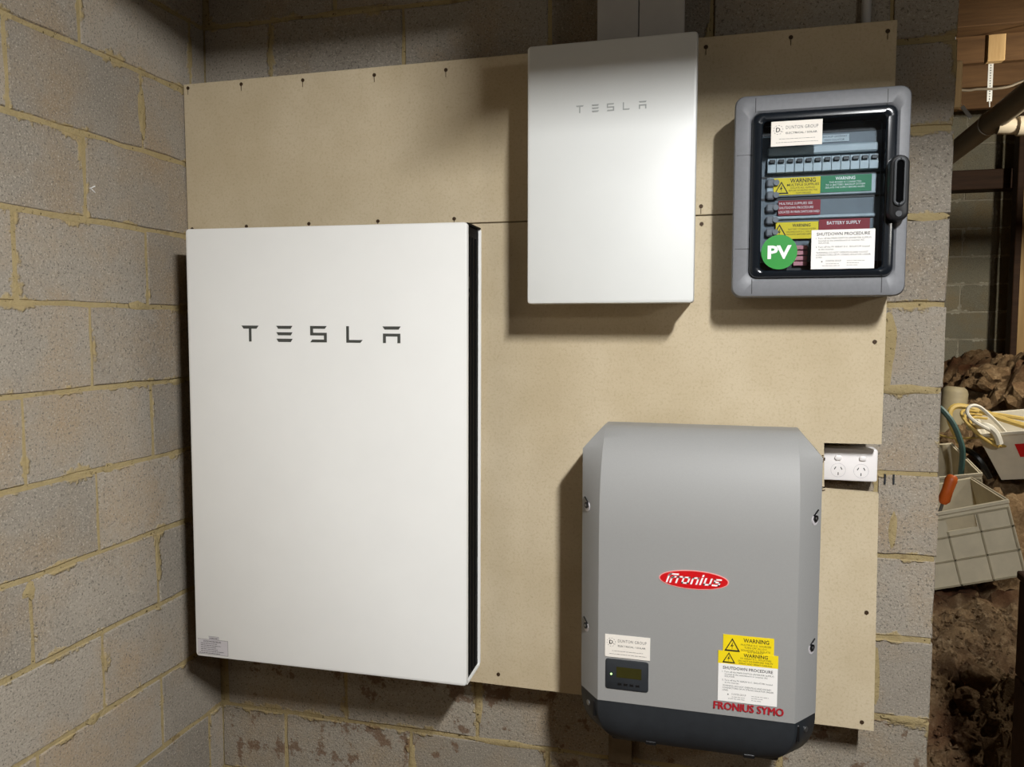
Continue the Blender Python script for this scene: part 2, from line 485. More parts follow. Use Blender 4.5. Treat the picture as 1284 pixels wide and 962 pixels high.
bm = nb(); g = [[bm.verts.new((x, y, ground(x, y) if x > 1.85 else FLOOR)) for x in xs] for y in ys]
for j in range(len(ys) - 1):
    for i in range(len(xs) - 1): bm.faces.new((g[j][i], g[j][i + 1], g[j + 1][i + 1], g[j + 1][i]))
for f in bm.faces: f.material_index = 1 if f.calc_center_median().y > 0.03 else 0  # room side gets the darkened earth so less light bounces up
tag(obj('floor', bm, [M['earth_low_bounce'], M['earth']], smooth=True), kind='structure')

# ---- ceiling: floorboards of the house above, on joists and bearers
ceiling = slab('ceiling', -0.19, 4.6, -5.0, FARY + 0.19, CEIL, CEIL + 0.05, M['timber_dk'])
for i in range(17):
    y = -4.5 + 0.5 * i
    if 1.6 < y < 3.0: continue
    bm = nb(); box(bm, 0.0, 4.4, y, y + 0.045, CEIL - 0.25, CEIL, 0.003, 1)
    o = obj('joist', bm, M['timber'], ceiling)
def beam(name, x0, x1, y0, y1, z0, z1, mat, label, cat='beam', group=None):
    bm = nb(); box(bm, x0, x1, y0, y1, z0, z1, 0.004, 1)
    c = ((x0 + x1) / 2, (y0 + y1) / 2, z0)
    return tag(obj(name, bm, mat, origin=c), label, cat, group)
beam('bearer', 1.43, 2.10, -1.05, -0.98, 2.275, 2.83, M['timber_dk'], 'deep timber bearer hung under the joists in front of the switchboard wall')
beam('bearer', 0.0, 1.429, -1.05, -0.98, 2.43, 2.83, M['timber_dk'], 'shallower timber bearer under the joists, butting against the left wall')

# ---- the lamp that lights the room (behind the camera)
lamp = root('batten_lamp', (LAMP.x, LAMP.y, 2.83), 'white tube batten lamp under the joists behind the viewer', 'lamp')
bm = nb(); box(bm, LAMP.x - .34, LAMP.x + .34, LAMP.y - .03, LAMP.y + .03, LAMP.z + .03, 2.83, .004, 1); obj('lamp_body', bm, M['white'], lamp)
bm = nb(); tube(bm, [(LAMP.x - .31, LAMP.y - .005, LAMP.z + .016), (LAMP.x + .31, LAMP.y - .005, LAMP.z + .016)], 0.012, 12); obj('lamp_tube', bm, M['tube'], lamp, smooth=True)
wl = root('work_light', (WORK.x, WORK.y, FLOOR), 'small work light on a slim stand at the right, outside the photo', 'lamp')
bm = nb(); tube(bm, [(WORK.x + .06, WORK.y - .08, FLOOR), (WORK.x + .06, WORK.y - .08, WORK.z)], .012, 10); obj('stand', bm, M['black'], wl)
bm = nb(); disc(bm, 0, 0, .16, -.01, .01, 20); bm.transform(Matrix.Translation((WORK.x + .06, WORK.y - .08, FLOOR + .012)) @ Matrix.Rotation(R(90), 4, 'X')); obj('stand_base', bm, M['black'], wl)
bm = nb(); box(bm, -.10, .10, .012, .05, -.07, .07, .006, 2, Matrix.Translation(WORK) @ (Vector((1.9, 0.3, 1.2)) - WORK).to_track_quat('-Y', 'Z').to_matrix().to_4x4()); obj('lamp_head', bm, M['black'], wl)

bl = root('added_fill_bulb', (VOID.x, VOID.y, CEIL), 'added unseen fill bulb brightening the void, off to the right', 'lamp')  # invented bulb carrying the added void fill, out of view
bm = nb(); tube(bm, [(VOID.x, VOID.y, CEIL), (VOID.x, VOID.y, VOID.z + .10)], .004, 6); obj('flex', bm, M['white'], bl)
bm = nb(); tube(bm, [(VOID.x, VOID.y, VOID.z + h) for h in (.10, .075, .05, .025, .012)], [.013, .014, .026, .026, .010], 14); obj('fill_bulb_glass', bm, M['tube'], bl, smooth=True)

# ================================================================== BOARDS
YB = -D
def screws(parent, pts, yf=YB):
    first = None
    for x, z in pts:
        if first is None:
            bm = nb(); disc(bm, 0, 0, 0.0048, 0.001, -0.0012, 10); box(bm, -.0006, .0006, -.0011, -.0014, -.018 if random.random() < .5 else -.006, -.003)
            first = obj('screw', bm, M['screw'], parent, local=True)
            o = first
        else:
            o = first.copy(); COL.objects.link(o); o.parent = parent
        o.location = Vector((x, yf, z)) - WM[parent.name].translation
TH = 0.016
up = root('mdf_sheet', (0.004, YB, 1.764), 'upper long beige fibreboard sheet above the horizontal joint, behind the white cabinet', 'board')
bm = nb(); box(bm, 0.003, 1.809, YB, YB + TH, 1.7635, 2.168, 0.0012, 1); obj('sheet', bm, M['mdf'], up)
screws(up, [(0.018, 2.157), (0.185, 2.155), (0.37, 2.151), (0.575, 2.148), (0.77, 2.145), (1.405, 2.145), (1.59, 2.15), (1.79, 2.145), (0.018, 1.773), (0.19, 1.775), (0.38, 1.776), (0.58, 1.776), (0.79, 1.775), (1.40, 1.783)])
low = root('mdf_sheet', (0.004, YB, 0.566), 'lower large beige fibreboard sheet notched around the power point', 'board')
bm = nb()
out = [(0.003, 0.568), (1.811, 0.565), (1.804, 1.124), (1.688, 1.128), (1.685, 1.235), (1.8065, 1.2365), (1.807, 1.7605), (0.003, 1.7605)]
poly(bm, out, YB + TH, YB)
obj('sheet', bm, M['mdf'], low)
screws(low, [(1.785, 1.468), (1.787, 0.845), (1.785, 0.583), (0.905, 0.595), (1.402, 1.742), (0.03, .6), (0.4, .59), (1.672, 1.205), (1.675, 1.125)])
# frayed edges around the notch
for x, z in ((1.684, 1.20), (1.686, 1.13)):
    bm = nb()
    for k in range(7):
        px, pz = x + random.uniform(-.004, .003), z + random.uniform(-.01, .01)
        box(bm, px - .0018, px + .0018, YB - .0008, YB + .001, pz - .0012, pz + .0012)
    obj('torn_edge', bm, M['screw'], low)
k = 0
for z, nm in ((0.60, 'lowest batten behind the lower fibreboard sheet'), (1.10, 'batten behind the lower fibreboard sheet level with the power point'), (1.76, 'batten behind the joint between the two fibreboard sheets'), (2.12, 'topmost batten behind the upper fibreboard sheet')):
    x1 = 1.66 if k == 1 else 1.78
    z1 = z + 0.045
    beam('batten', 0.03, x1, YB + TH + .0005, -0.004, z - 0.0, z1, M['timber'], 'hidden timber ' + nm, 'batten'); k += 1

# ================================================================== lettering shapes
GLYPH = {
 'T': ([[(0, 1), (1.13, 1), (1.0, .81), (.13, .81)], [(.485, .82), (.65, .82), (.65, 0), (.485, 0)]], 0),
 'E': ([[(0, 1), (1.05, 1), (.93, .81), (.12, .81)], [(0.0, .6), (1.05, .6), (.93, .41), (.12, .41)], [(0.0, .2), (1.05, .2), (.93, 0), (.12, 0)]], 2.30),
 'S': ([[(0, 1), (1.05, 1), (.93, .83), (0, .83)], [(0, .84), (.18, .84), (.18, .42), (0, .42)], [(.17, .59), (1.05, .59), (1.05, .42), (.17, .42)], [(.87, .43), (1.05, .43), (1.05, 0), (.87, 0)], [(0, 0), (.88, 0), (.88, .17), (.12, .17)]], 4.49),
 'L': ([[(0, 1), (.17, 1), (.17, 0), (0, 0)], [(.16, .17), (1.02, .17), (.88, 0), (.16, 0)]], 6.77),
 'A': ([[(0, 1), (1.10, 1), (.98, .81), (.12, .81)], [(.02, .57), (1.08, .57), (1.08, .40), (.02, .40)], [(.02, .41), (.2, .41), (.2, 0), (.02, 0)], [(.9, .41), (1.08, .41), (1.08, 0), (.9, 0)]], 9.02)}
def wordmark(x0, z0, width, height, y, parent, mat, local):
    sx = width / 10.12
    for ch in 'TESLA':
        polys, off = GLYPH[ch]; bm = nb()
        for P in polys: poly(bm, [(x0 + (off + px) * sx, z0 + pz * height) for px, pz in P], y + .0002, y - .0006)
        obj('letter', bm, mat, parent, local=local)

# ================================================================== BATTERY CABINET (large white)
PW, PH, PF, PB = 0.753, 1.127, -0.162, -0.034
rot = Matrix.Rotation(0.0279, 4, 'Z') @ Matrix.Rotation(0.0054, 4, 'Y')
bat = root('battery_cabinet', (0.1065, YB, 1.7514 - PH), 'large flat white wall battery with black recessed side and dark lettering', 'battery', rot=rot)
L = dict(parent=bat, local=True)
bm = nb(); plate(bm, 0, 0, PW, PH, PF + 0.014, PF, 0.009, 0.004); obj('front_cover', bm, M['white'], smooth=True, **L)
bm = nb(); plate(bm, 0, 0, PW, PH, PB + 0.0, PB - 0.005, 0.009, 0.001); obj('rear_flange', bm, M['white'], smooth=True, **L)
bm = nb(); box(bm, 0.006, PW - 0.001, PF + .012, PB - .004, 0.0, 0.004); obj('bottom_lip', bm, M['white'], **L)
bm = nb(); box(bm, 0.006, PW - 0.001, PF + .012, PB - .004, PH - 0.004, PH); obj('top_lip', bm, M['soot'], **L)
bm = nb(); box(bm, 0.012, PW - 0.012, PF + .0135, PB - .0045, 0.004, PH - .004); obj('core', bm, M['soot'], **L)
for s, nm in ((1, 'r'), (-1, 'l')):
    bm = nb(); x = PW - .0125 if s > 0 else .0125
    box(bm, x, x + s * .006, PF + .015, PB - .006, .006, PH - .006)
    for q in (0.25, .5, .75):
        yy = PF + .015 + (PB - PF - .02) * q; box(bm, x + s * .0055, x + s * .0085, yy - .002, yy + .002, .012, PH - .03)
    obj('side_panel', bm, M['soot'], label='black ribbed side panel', **L)
bm = nb(); box(bm, PW - .0075, PW - .0035, PF + .022, PF + .036, PH - .155, PH - .125, .002, 2)
box(bm, PW - .006, PW - .003, PF + .024, PF + .032, PH - .175, PH - .163, .001, 1); obj('power_switch', bm, M['charcoal'], **L)
bm = nb(); box(bm, .1, PW - .1, PB, -0.022, .2, PH - .2); obj('mounting_bracket', bm, M['steel'], **L)
# lettering and label
wordmark(0.1565, 0.8405, 0.430, 0.0405, PF, bat, M['logo'], True)
lab = plate(nb(), .0065, .008, .097, .049, PF + .0003, PF - .0003, .003, .0002); box(lab, .040, .070, PF + .0003, PF - .0003, .049, .0575)
lab = obj('rating_label', lab, M['clearlab'], **L)
bm = nb(); text_mesh(bm, 'SHUTDOWN PROCEDURE', .024, .0415, .0036, PF - .0004, width=.052, bold=.02)
z = .037
for i in range(6): bars(bm, .016 if i < 5 else .012, random.uniform(.06, .093), z - i * .0052, PF - .0004, 1, .0012)
bars(bm, .043, .067, .052, PF - .0004, 1, .0016)
obj('lettering', bm, M['ink'], parent=lab, local=True)
bm = nb()
for a in ((.0065, .0970, .0485, .0492), (.0965, .0972, .008, .049), (.040, .070, .0572, .0578), (.0697, .0703, .049, .0575), (.0065, .097, .008, .0086)): box(bm, a[0], a[1], PF - .0003, PF - .0005, a[2], a[3])
obj('border', bm, M['ink2'], parent=lab, local=True)

# ================================================================== BACKUP CABINET (white, upper)
GX0, GX1, GZ0, GZ1, GF = 1.0173, 1.3919, 1.5541, 2.1319, -0.248
gw = root('gateway_cabinet', ((GX0 + GX1) / 2, YB, GZ0), 'slim white metal cabinet with faint grey lettering, below the two ducts', 'cabinet')
bm = nb(); plate(bm, GX0, GZ0, GX1, GZ1, GF + .032, GF, .008, .005); obj('front_cover', bm, M['white2'], gw, smooth=True)
bm = nb(); plate(bm, GX0 + .006, GZ0 + .006, GX1 - .006, GZ1 - .006, YB, GF + .0315, .006, .001); obj('case', bm, M['white2'], gw, smooth=True)
bm = nb(); plate(bm, GX0 + .003, GZ0 + .003, GX1 - .003, GZ1 - .003, GF + .038, GF + .0318, .006, .0005); obj('gasket', bm, M['black'], gw)
wordmark(1.129, 1.9765, 0.156, 0.0165, GF, gw, M['logo2'], False)

# ducts above it and the conduit by the corner of the board
def duct(name, x0, x1, y0, y1, z0, z1, label, group=None):
    r = root(name, ((x0 + x1) / 2, y0, z0), label, 'duct', group)
    bm = nb(); box(bm, x0 + .002, x1 - .002, y0, y1 + .012, z0, z1, .001, 1); obj('channel', bm, M['duct'], r)
    bm = nb(); box(bm, x0, x1, y1, y1 + .014, z0, z1, .002, 2); obj('lid', bm, M['duct'], r)
duct('cable_duct', 1.1585, 1.2535, YB - .0005, -.142, 2.075 + .08, 2.75, 'left of the two pale grey cable ducts rising from the slim white cabinet')
duct('cable_duct', 1.2555, 1.3575, YB - .0005, -.142, 2.075 + .08, 2.75, 'right of the two pale grey cable ducts rising from the slim white cabinet')
bm = nb(); tube(bm, [(1.758, -.015, 2.10), (1.758, -.015, 2.75)], .0105, 12)
tag(obj('conduit', bm, M['duct'], smooth=True, origin=(1.758, -.015, 2.10)), 'thin grey conduit running up the wall above the board\'s right corner', 'pipe')

# ================================================================== SWITCHBOARD
sb = root('switchboard', (1.645, YB, 1.566), 'grey plastic switchboard with smoked clear door, breakers and green round sign', 'switchboard')
SF = -0.229
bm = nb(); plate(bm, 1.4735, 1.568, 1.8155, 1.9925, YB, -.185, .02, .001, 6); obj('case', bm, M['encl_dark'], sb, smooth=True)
bm = nb(); ring(bm, (1.471, 1.566, 1.818, 1.994, .021), (1.506, 1.606, 1.793, 1.956, .018), -.185, SF, .008); obj('front_frame', bm, M['encl'], sb, smooth=True)
for x0, x1, z0, z1 in ((1.5128, 1.5142, 1.957, 1.987), (1.7712, 1.7728, 1.957, 1.987), (1.5128, 1.5142, 1.573, 1.605), (1.7712, 1.7728, 1.573, 1.605), (1.477, 1.506, 1.8685, 1.8695), (1.477, 1.506, 1.6695, 1.6705)):
    bm = nb(); box(bm, x0, x1, SF - .0004, SF + .002, z0, z1); obj('seam', bm, M['encl_dark'], sb)
bm = nb(); ring(bm, (1.507, 1.607, 1.792, 1.955, .017), (1.529, 1.622, 1.770, 1.936, .010), -.19, -.2375, .007); obj('door_frame', bm, M['smoke'], sb, smooth=True)
bm = nb(); plate(bm, 1.530, 1.623, 1.769, 1.935, -.2345, -.2368, .0095, .0006); obj('pane', bm, M['pane'], sb)
bm = nb(); box(bm, 1.509, 1.790, -.184, -.187, 1.609, 1.953); obj('inner_panel', bm, M['inner'], sb)
bm = nb(); box(bm, 1.53, 1.769, -.187, -.1885, 1.625, 1.642); box(bm, 1.53, 1.769, -.187, -.1885, 1.777, 1.7815); box(bm, 1.53, 1.769, -.187, -.1885, 1.824, 1.829)
box(bm, 1.53, 1.769, -.187, -.1885, 1.915, 1.935)
box(bm, 1.635, 1.645, -.187, -.2, 1.625, 1.69); obj('dark_strip', bm, M['encl_dark'], sb)
bm = nb(); box(bm, 1.541, 1.762, -.187, -.199, 1.8705, 1.889, .003, 1); box(bm, 1.541, 1.762, -.187, -.194, 1.7835, 1.8245, .002, 1); box(bm, 1.541, 1.762, -.187, -.194, 1.735, 1.742, .002, 1)
obj('breaker_shroud', bm, M['inner_lt'], sb)
# circuit breakers: twelve poles, each with a dark toggle
first = None
for i in range(12):
    x = 1.5415 + i * 0.0184 + (i // 3) * 0.0004
    if first is None:
        bm = nb(); box(bm, 0, .0176, 0, -.016, 0, .0175, .0008, 1); box(bm, 0.0, .0176, 0, -.012, .0175, .031, .0008, 1)
        first = obj('circuit_breaker', bm, M['inner_lt'], sb, local=True)
        bm = nb(); box(bm, .004, .0155, -.012, -.0195, .0195, .0275, .001, 1); tg = obj('toggle', bm, M['black'], first, local=True); br = first
    else:
        br = first.copy(); COL.objects.link(br); br.parent = sb
        t2 = tg.copy(); COL.objects.link(t2); t2.parent = br
    br.location = Vector((x, -.187, 1.8335)) - WM[sb.name].translation
# clear terminal comb on the left
bm = nb()
for i in range(7):
    z = 1.645 + i * .0265; box(bm, 1.541, 1.558, -.19, -.2, z, z + .018, .003, 1); disc(bm, 1.561, z + .009, .0062, -.19, -.203, 12)
obj('terminal_comb', bm, M['encl'], sb)
bm = nb()
for i in range(4): box(bm, 1.600, 1.628, -.19, -.198, 1.634 + i * .0115, 1.643 + i * .0115, .001, 1)
obj('link_cover', bm, simple('pink_cover', (206, 138, 146), .5), sb)
# latch
bm = nb(); plate(bm, 1.7745, 1.716, 1.8125, 1.848, -.225, -.262, .0185, .006, 7); obj('latch_handle', bm, M['black'], sb, smooth=True)
bm = nb(); ring(bm, (1.7815, 1.745, 1.8055, 1.842, .0115), (1.787, 1.752, 1.800, 1.836, .006), -.2615, -.2665, .002); obj('latch_rim', bm, M['charcoal'], sb, smooth=True)
bm = nb(); plate(bm, 1.7875, 1.7525, 1.7995, 1.8355, -.2612, -.2622, .0055, .0003, 6); obj('latch_slot', bm, simple('matt_black', (5, 5, 6), .9, spec=.05), sb)
bm = nb(); disc(bm, 1.7935, 1.730, .006, -.2615, -.2640, 16); obj('latch_button', bm, M['charcoal'], sb)

def sign(name, x0, x1, z0, z1, y, mat, parent, label=None, tilt=0.0):
    bm = nb(); poly(bm, [(x0, z0), (x1, z0 + tilt), (x1, z1 + tilt), (x0, z1)], y + .0004, y - .0004)
    return obj(name, bm, mat, parent, label=label)
def warn_tri(parent, cx, cz, s, y):
    bm = nb()
    def tri(k): return [(cx + s * k * .56 * a, cz + s * k * b) for a, b in ((-1, -.42), (1, -.42), (0, .58))]
    o, i = tri(1), tri(.74)
    for k in range(3):
        j = (k + 1) % 3; poly(bm, [o[k], o[j], i[j], i[k]], y, y - .0004)
    poly(bm, [(cx + .06 * s, cz + .3 * s), (cx - .13 * s, cz - .06 * s), (cx + .0 * s, cz - .03 * s), (cx + .02 * s, cz + .06 * s)], y, y - .0004)
    poly(bm, [(cx + .12 * s, cz + .05 * s), (cx - .02 * s, cz + .03 * s), (cx - .02 * s, cz - .3 * s), (cx + .02 * s, cz - .06 * s)], y, y - .0004)
    obj('hazard_triangle', bm, M['ink'], parent)
def company_card(parent, x0, x1, z0, z1, y):
    c = sign('company_card', x0, x1, z0, z1, y, M['cream'], parent, label='small cream company card with grey lettering')
    w_, h_ = x1 - x0, z1 - z0
    bm = nb(); text_mesh(bm, 'DUNTON GROUP', x0 + .29 * w_, z0 + .68 * h_, .13 * h_, y - .0005, width=.63 * w_, spacing=1.1)
    for zz, a, b in ((.28, .16, .86), (.14, .10, .92)): bars(bm, x0 + a * w_, x0 + b * w_, z0 + zz * h_, y - .0005, 1, .0007)
    N = 20
    for k in range(0, N, 2):
        a = 2 * math.pi * k / N; b = 2 * math.pi * (k + 1) / N; r0, r1 = .19 * h_, .175 * h_; cx, cz = x0 + .14 * w_, z0 + .66 * h_
        poly(bm, [(cx + r0 * math.cos(a), cz + r0 * math.sin(a)), (cx + r0 * math.cos(b), cz + r0 * math.sin(b)), (cx + r1 * math.cos(b), cz + r1 * math.sin(b)), (cx + r1 * math.cos(a), cz + r1 * math.sin(a))], y - .0004, y - .0006)
    obj('lettering', bm, M['ink2'], c)
    bm = nb(); text_mesh(bm, 'D.', x0 + .095 * w_, z0 + .58 * h_, .17 * h_, y - .0005, bold=.02); text_mesh(bm, 'ELECTRICAL / SOLAR', x0 + .29 * w_, z0 + .48 * h_, .075 * h_, y - .0005, width=.61 * w_, bold=.01)
    obj('lettering', bm, M['ink'], c)
def shutdown_text(c, x0, x1, z0, z1, y):
    w_, h_ = x1 - x0, z1 - z0
    def P(bm, s, x, z, hh, wd, bold=0.0): text_mesh(bm, s, x0 + x * w_, z0 + z * h_, hh * h_, y - .0005, width=wd * w_, bold=bold)
    bm = nb()
    P(bm, 'SHUTDOWN PROCEDURE', .08, .855, .075, .84, .015)
    P(bm, '1. Turn off the MAIN SWITCH (INVERTER SUPPLY)', .07, .765, .04, .87)
    P(bm, 'located at the switchboard or inverter AC', .115, .705, .04, .72)
    P(bm, 'ISOLATOR.', .115, .645, .04, .17)
    P(bm, '2. Turn off the PV ARRAY D.C. ISOLATOR located', .07, .545, .04, .85)
    P(bm, 'at the inverter.', .115, .485, .04, .25)
    P(bm, 'WARNING: DO NOT OPEN PLUG AND SOCKET', .08, .40, .04, .82)
    P(bm, 'CONNECTORS OR PV STRING ISOLATOR UNDER', .08, .34, .04, .86)
    P(bm, 'LOAD.', .08, .28, .04, .10)
    obj('lettering', bm, M['ink'], c)
    bm = nb()
    P(bm, 'DUNTON GROUP', .24, .185, .045, .24); disc(bm, x0 + .175 * w_, z0 + .19 * h_, .012 * w_, y - .0004, y - .0006, 10)
    for zz, a, b in ((.13, .24, .46), (.08, .18, .46), (.20, .57, .86), (.145, .57, .76), (.09, .57, .74)): bars(bm, x0 + a * w_, x0 + b * w_, z0 + zz * h_, y - .0005, 1, .0007)
    obj('lettering', bm, M['ink2'], c)
GY = -.2388                                                  # stickers on the door
company_card(sb, 1.5455, 1.6470, 1.8815, 1.9330, GY)
pv = nb(); disc(pv, 1.5675, 1.6605, .0365, GY + .001, GY - .0010, 40)
pv = obj('solar_sign', pv, M['pvgreen'], sb, label='round green sign with white letters')
bm = nb(); text_mesh(bm, 'PV', 1.5680, 1.6475, .026, GY - .0013, 'CENTER', width=.048, bold=.035); obj('lettering', bm, M['whiteink'], pv)
sn = sign('shutdown_notice', 1.6315, 1.755, 1.623, 1.7045, GY, M['paper'], sb, label='white shutdown notice on the smoked door')
shutdown_text(sn, 1.6315, 1.755, 1.623, 1.7045, GY)
IY = -.1955                                                  # labels behind the door
la = sign('warning_label', 1.555, 1.6505, 1.7865, 1.823, IY, M['yellow'], sb, label='yellow warning label')
warn_tri(la, 1.5715, 1.800, .027, IY - .0004)
bm = nb(); text_mesh(bm, 'WARNING', 1.589, 1.812, .0085, IY - .0005, width=.052, bold=.02); text_mesh(bm, 'MULTIPLE SUPPLIES', 1.583, 1.805, .0048, IY - .0005, width=.065, bold=.01)
text_mesh(bm, 'ISOLATE ALL SUPPLIES', 1.590, 1.799, .0036, IY - .0005, width=.05); text_mesh(bm, 'BEFORE WORKING ON THIS', 1.587, 1.7935, .0036, IY - .0005, width=.058); text_mesh(bm, 'SWITCHBOARD', 1.602, 1.788, .0034, IY - .0005, width=.03)
obj('lettering', bm, M['ink'], la)
lb = sign('warning_label', 1.651, 1.752, 1.7885, 1.8235, IY, M['green'], sb, label='green warning label')
bm = nb(); text_mesh(bm, 'WARNING', 1.6805, 1.814, .0065, IY - .0005, width=.039, bold=.02); text_mesh(bm, 'THIS BOARD IS CONNECTED', 1.668, 1.8075, .0036, IY - .0005, width=.064)
text_mesh(bm, 'TO A BATTERY BACKUP SYSTEM', 1.661, 1.802, .0036, IY - .0005, width=.078); text_mesh(bm, 'ISOLATE THE SUPPLY BEFORE WORK', 1.661, 1.7965, .0036, IY - .0005, width=.078)
obj('lettering', bm, M['whiteink'], lb)
lc = sign('procedure_label', 1.566, 1.652, 1.7425, 1.7745, IY, M['red'], sb, label='dark red procedure label')
bm = nb(); text_mesh(bm, 'MULTIPLE SUPPLIES SEE', 1.568, 1.7655, .005, IY - .0005, width=.068); text_mesh(bm, 'SHUTDOWN PROCEDURE', 1.568, 1.7565, .005, IY - .0005, width=.070); text_mesh(bm, 'LOCATED IN MAIN SWITCHBOARD', 1.567, 1.7475, .005, IY - .0005, width=.083)
obj('lettering', bm, M['whiteink'], lc)
ld = sign('warning_label', 1.562, 1.649, 1.692, 1.728, IY, M['yellow'], sb, label='lower yellow warning label')
bm = nb(); text_mesh(bm, 'WARNING', 1.596, 1.7175, .0065, IY - .0005, width=.037, bold=.02); text_mesh(bm, 'BATTERY STORAGE SYSTEM', 1.588, 1.711, .0034, IY - .0005, width=.056)
text_mesh(bm, 'HAZARDOUS D.C. VOLTAGE', 1.584, 1.7055, .0034, IY - .0005, width=.06); text_mesh(bm, 'ISOLATE BEFORE SERVICE', 1.584, 1.700, .0034, IY - .0005, width=.06)
obj('lettering', bm, M['ink'], ld); warn_tri(ld, 1.5695, 1.707, .030, IY - .0004)
le = sign('supply_label', 1.650, 1.751, 1.705, 1.732, IY, M['red'], sb, label='dark red label reading battery supply')
bm = nb(); text_mesh(bm, 'BATTERY SUPPLY', 1.666, 1.7205, .0066, IY - .0005, width=.067, bold=.01); obj('lettering', bm, M['whiteink'], le)
lf = sign('isolator_label', 1.650, 1.706, 1.8955, 1.9105, -.1885, M['inner_lt'], sb, label='pale grey isolator label')
bm = nb(); text_mesh(bm, 'BACKUP GATEWAY', 1.654, 1.9045, .0042, -.189, width=.048); text_mesh(bm, 'MAIN ISOLATOR', 1.657, 1.8975, .0042, -.189, width=.040); obj('lettering', bm, M['ink'], lf)

# ================================================================== INVERTER
IX, IFY, ZB, ZT = 1.408, -0.324, 0.574, 1.276
inv = root('inverter', (IX, YB, ZB), 'grey solar inverter with red oval badge, small display and black base', 'inverter')
def front_y(z):
    """face profile: flat, rolling back towards the top"""
    if z < 1.04: return IFY
    t = min(1.0, (z - 1.04) / (ZT - 1.04))
    return IFY + 0.115 * (1 - math.sqrt(max(0.0, 1 - t ** 2.2)))
def section(z, hw=0.256, fw=0.209, yside=-0.262, yback=-0.155, fy=None):
    fy = front_y(z) if fy is None else fy
    pts = [(-hw, yback), (-hw, yside), (-fw - .0012, fy + .0016), (-fw + .0012, fy)]
    n = 8
    mid = [(-fw + .0012 + (2 * fw - .0024) * k / n, fy) for k in range(1, n)]
    return [(IX + x, y, z) for x, y in pts + mid + [(-x, y) for x, y in reversed(pts)]]
bm = nb(); loops = []
zs = [.6700, .69, .8, .95, 1.04] + [1.04 + .186 * k / 10 for k in range(1, 11)]
for z in zs: loops.append(section(z, yside=max(-.262, front_y(z) - .0) if z < 1.0 else max(-.262, front_y(z) + .062 - .045 * min(1, (z - 1.04) / .18)) if z > 1.04 else -.262))
for k in range(1, 11):
    t = k / 10; z = 1.226 + (ZT - 1.226) * math.sin(t * math.pi / 2)
    q = (z - 1.226) / (ZT - 1.226); fy = front_y(z)
    hw = .256 - .043 * q
    loops.append(section(z, hw=hw, yside=max(-.262, fy + .017 - .012 * q), fy=fy))
loft(bm, loops)
cv = obj('cover', bm, M['invgrey'], inv, smooth=True)
try: cv.data.set_sharp_from_angle(angle=R(24))
except Exception: pass
# base: dark plastic with rounded lower corners
bm = nb(); loops = []
HB = .082
zb = [.6698, .665, ZB + HB] + [ZB + HB * (1 - math.sin(math.pi / 2 * k / 8)) for k in range(1, 9)]
for i, z in enumerate(zb):
    c = min(1, max(0.0, (ZB + HB - z) / HB))
    shrink = .050 * (1 - math.sqrt(max(0, 1 - c ** 2)))
    hw = .256 - shrink; fw = hw - .0472
    loops.append(section(z, hw=hw - .0005, fw=fw, fy=IFY + .0008 + .022 * c ** 3, yside=-.262 + .01 * c))
loft(bm, loops); obj('base', bm, M['charcoal'], inv, smooth=True)
nR = Vector((.80, -.60, 0))
for s in (-1, 1):
    c = Vector((IX + s * .236, -.2905, .644)); nn = Vector((s * .80, -.60, 0))
    bm = nb(); tube(bm, [c - nn * .004, c - nn * .0002], .0060, 14); obj('base_screw', bm, M['steel'], inv)
    c = Vector((IX + s * .2165, -.3125, .640))
    bm = nb(); box(bm, -.003, .003, -.003, .003, -.014, .022, .001, 1, Matrix.Translation(c)); obj('base_slot', bm, M['black'], inv)
bm = nb(); box(bm, IX - .18, IX + .18, -.292, -.2, ZB - .008, ZB + .002, .003, 1); obj('bottom_lip', bm, M['encl_dark'], inv)
for x in (1.305, 1.515):
    bm = nb(); box(bm, x, x + .024, -.306, -.284, ZB - .004, ZB + .006, .002, 1); obj('clip', bm, M['black'], inv)
bm = nb(); box(bm, 1.20, 1.616, YB, -.156, .64, 1.20); obj('heat_sink', bm, M['encl_dark'], inv)
# side screws set in dimples on the chamfers
for s in (-1, 1):
    for z in (1.100, .821):
        nrm = Vector((s * .80, -.60, 0)).normalized(); tng = Vector((s * .60, .80, 0))
        c = Vector((IX + s * .2335, -.2918, z)) + tng * .014
        bm = nb(); tube(bm, [c - nrm * .003 - Vector((0, 0, .003)), c + nrm * .0007 - Vector((0, 0, .003))], .0115, 18); obj('dimple', bm, M['clearlab'], inv)
        bm = nb(); tube(bm, [c, c + nrm * .0035], .0072, 16); tube(bm, [c + nrm * .0012 + Vector((0, 0, .006)) - tng * .007, c + nrm * .0012 + Vector((0, 0, .017)) + tng * .010], .0016, 6); sc = obj('side_screw', bm, M['black'], inv)
        bm = nb(); tube(bm, [c + nrm * .003, c + nrm * .0042], .0030, 12); obj('screw_head', bm, M['steel'], sc)
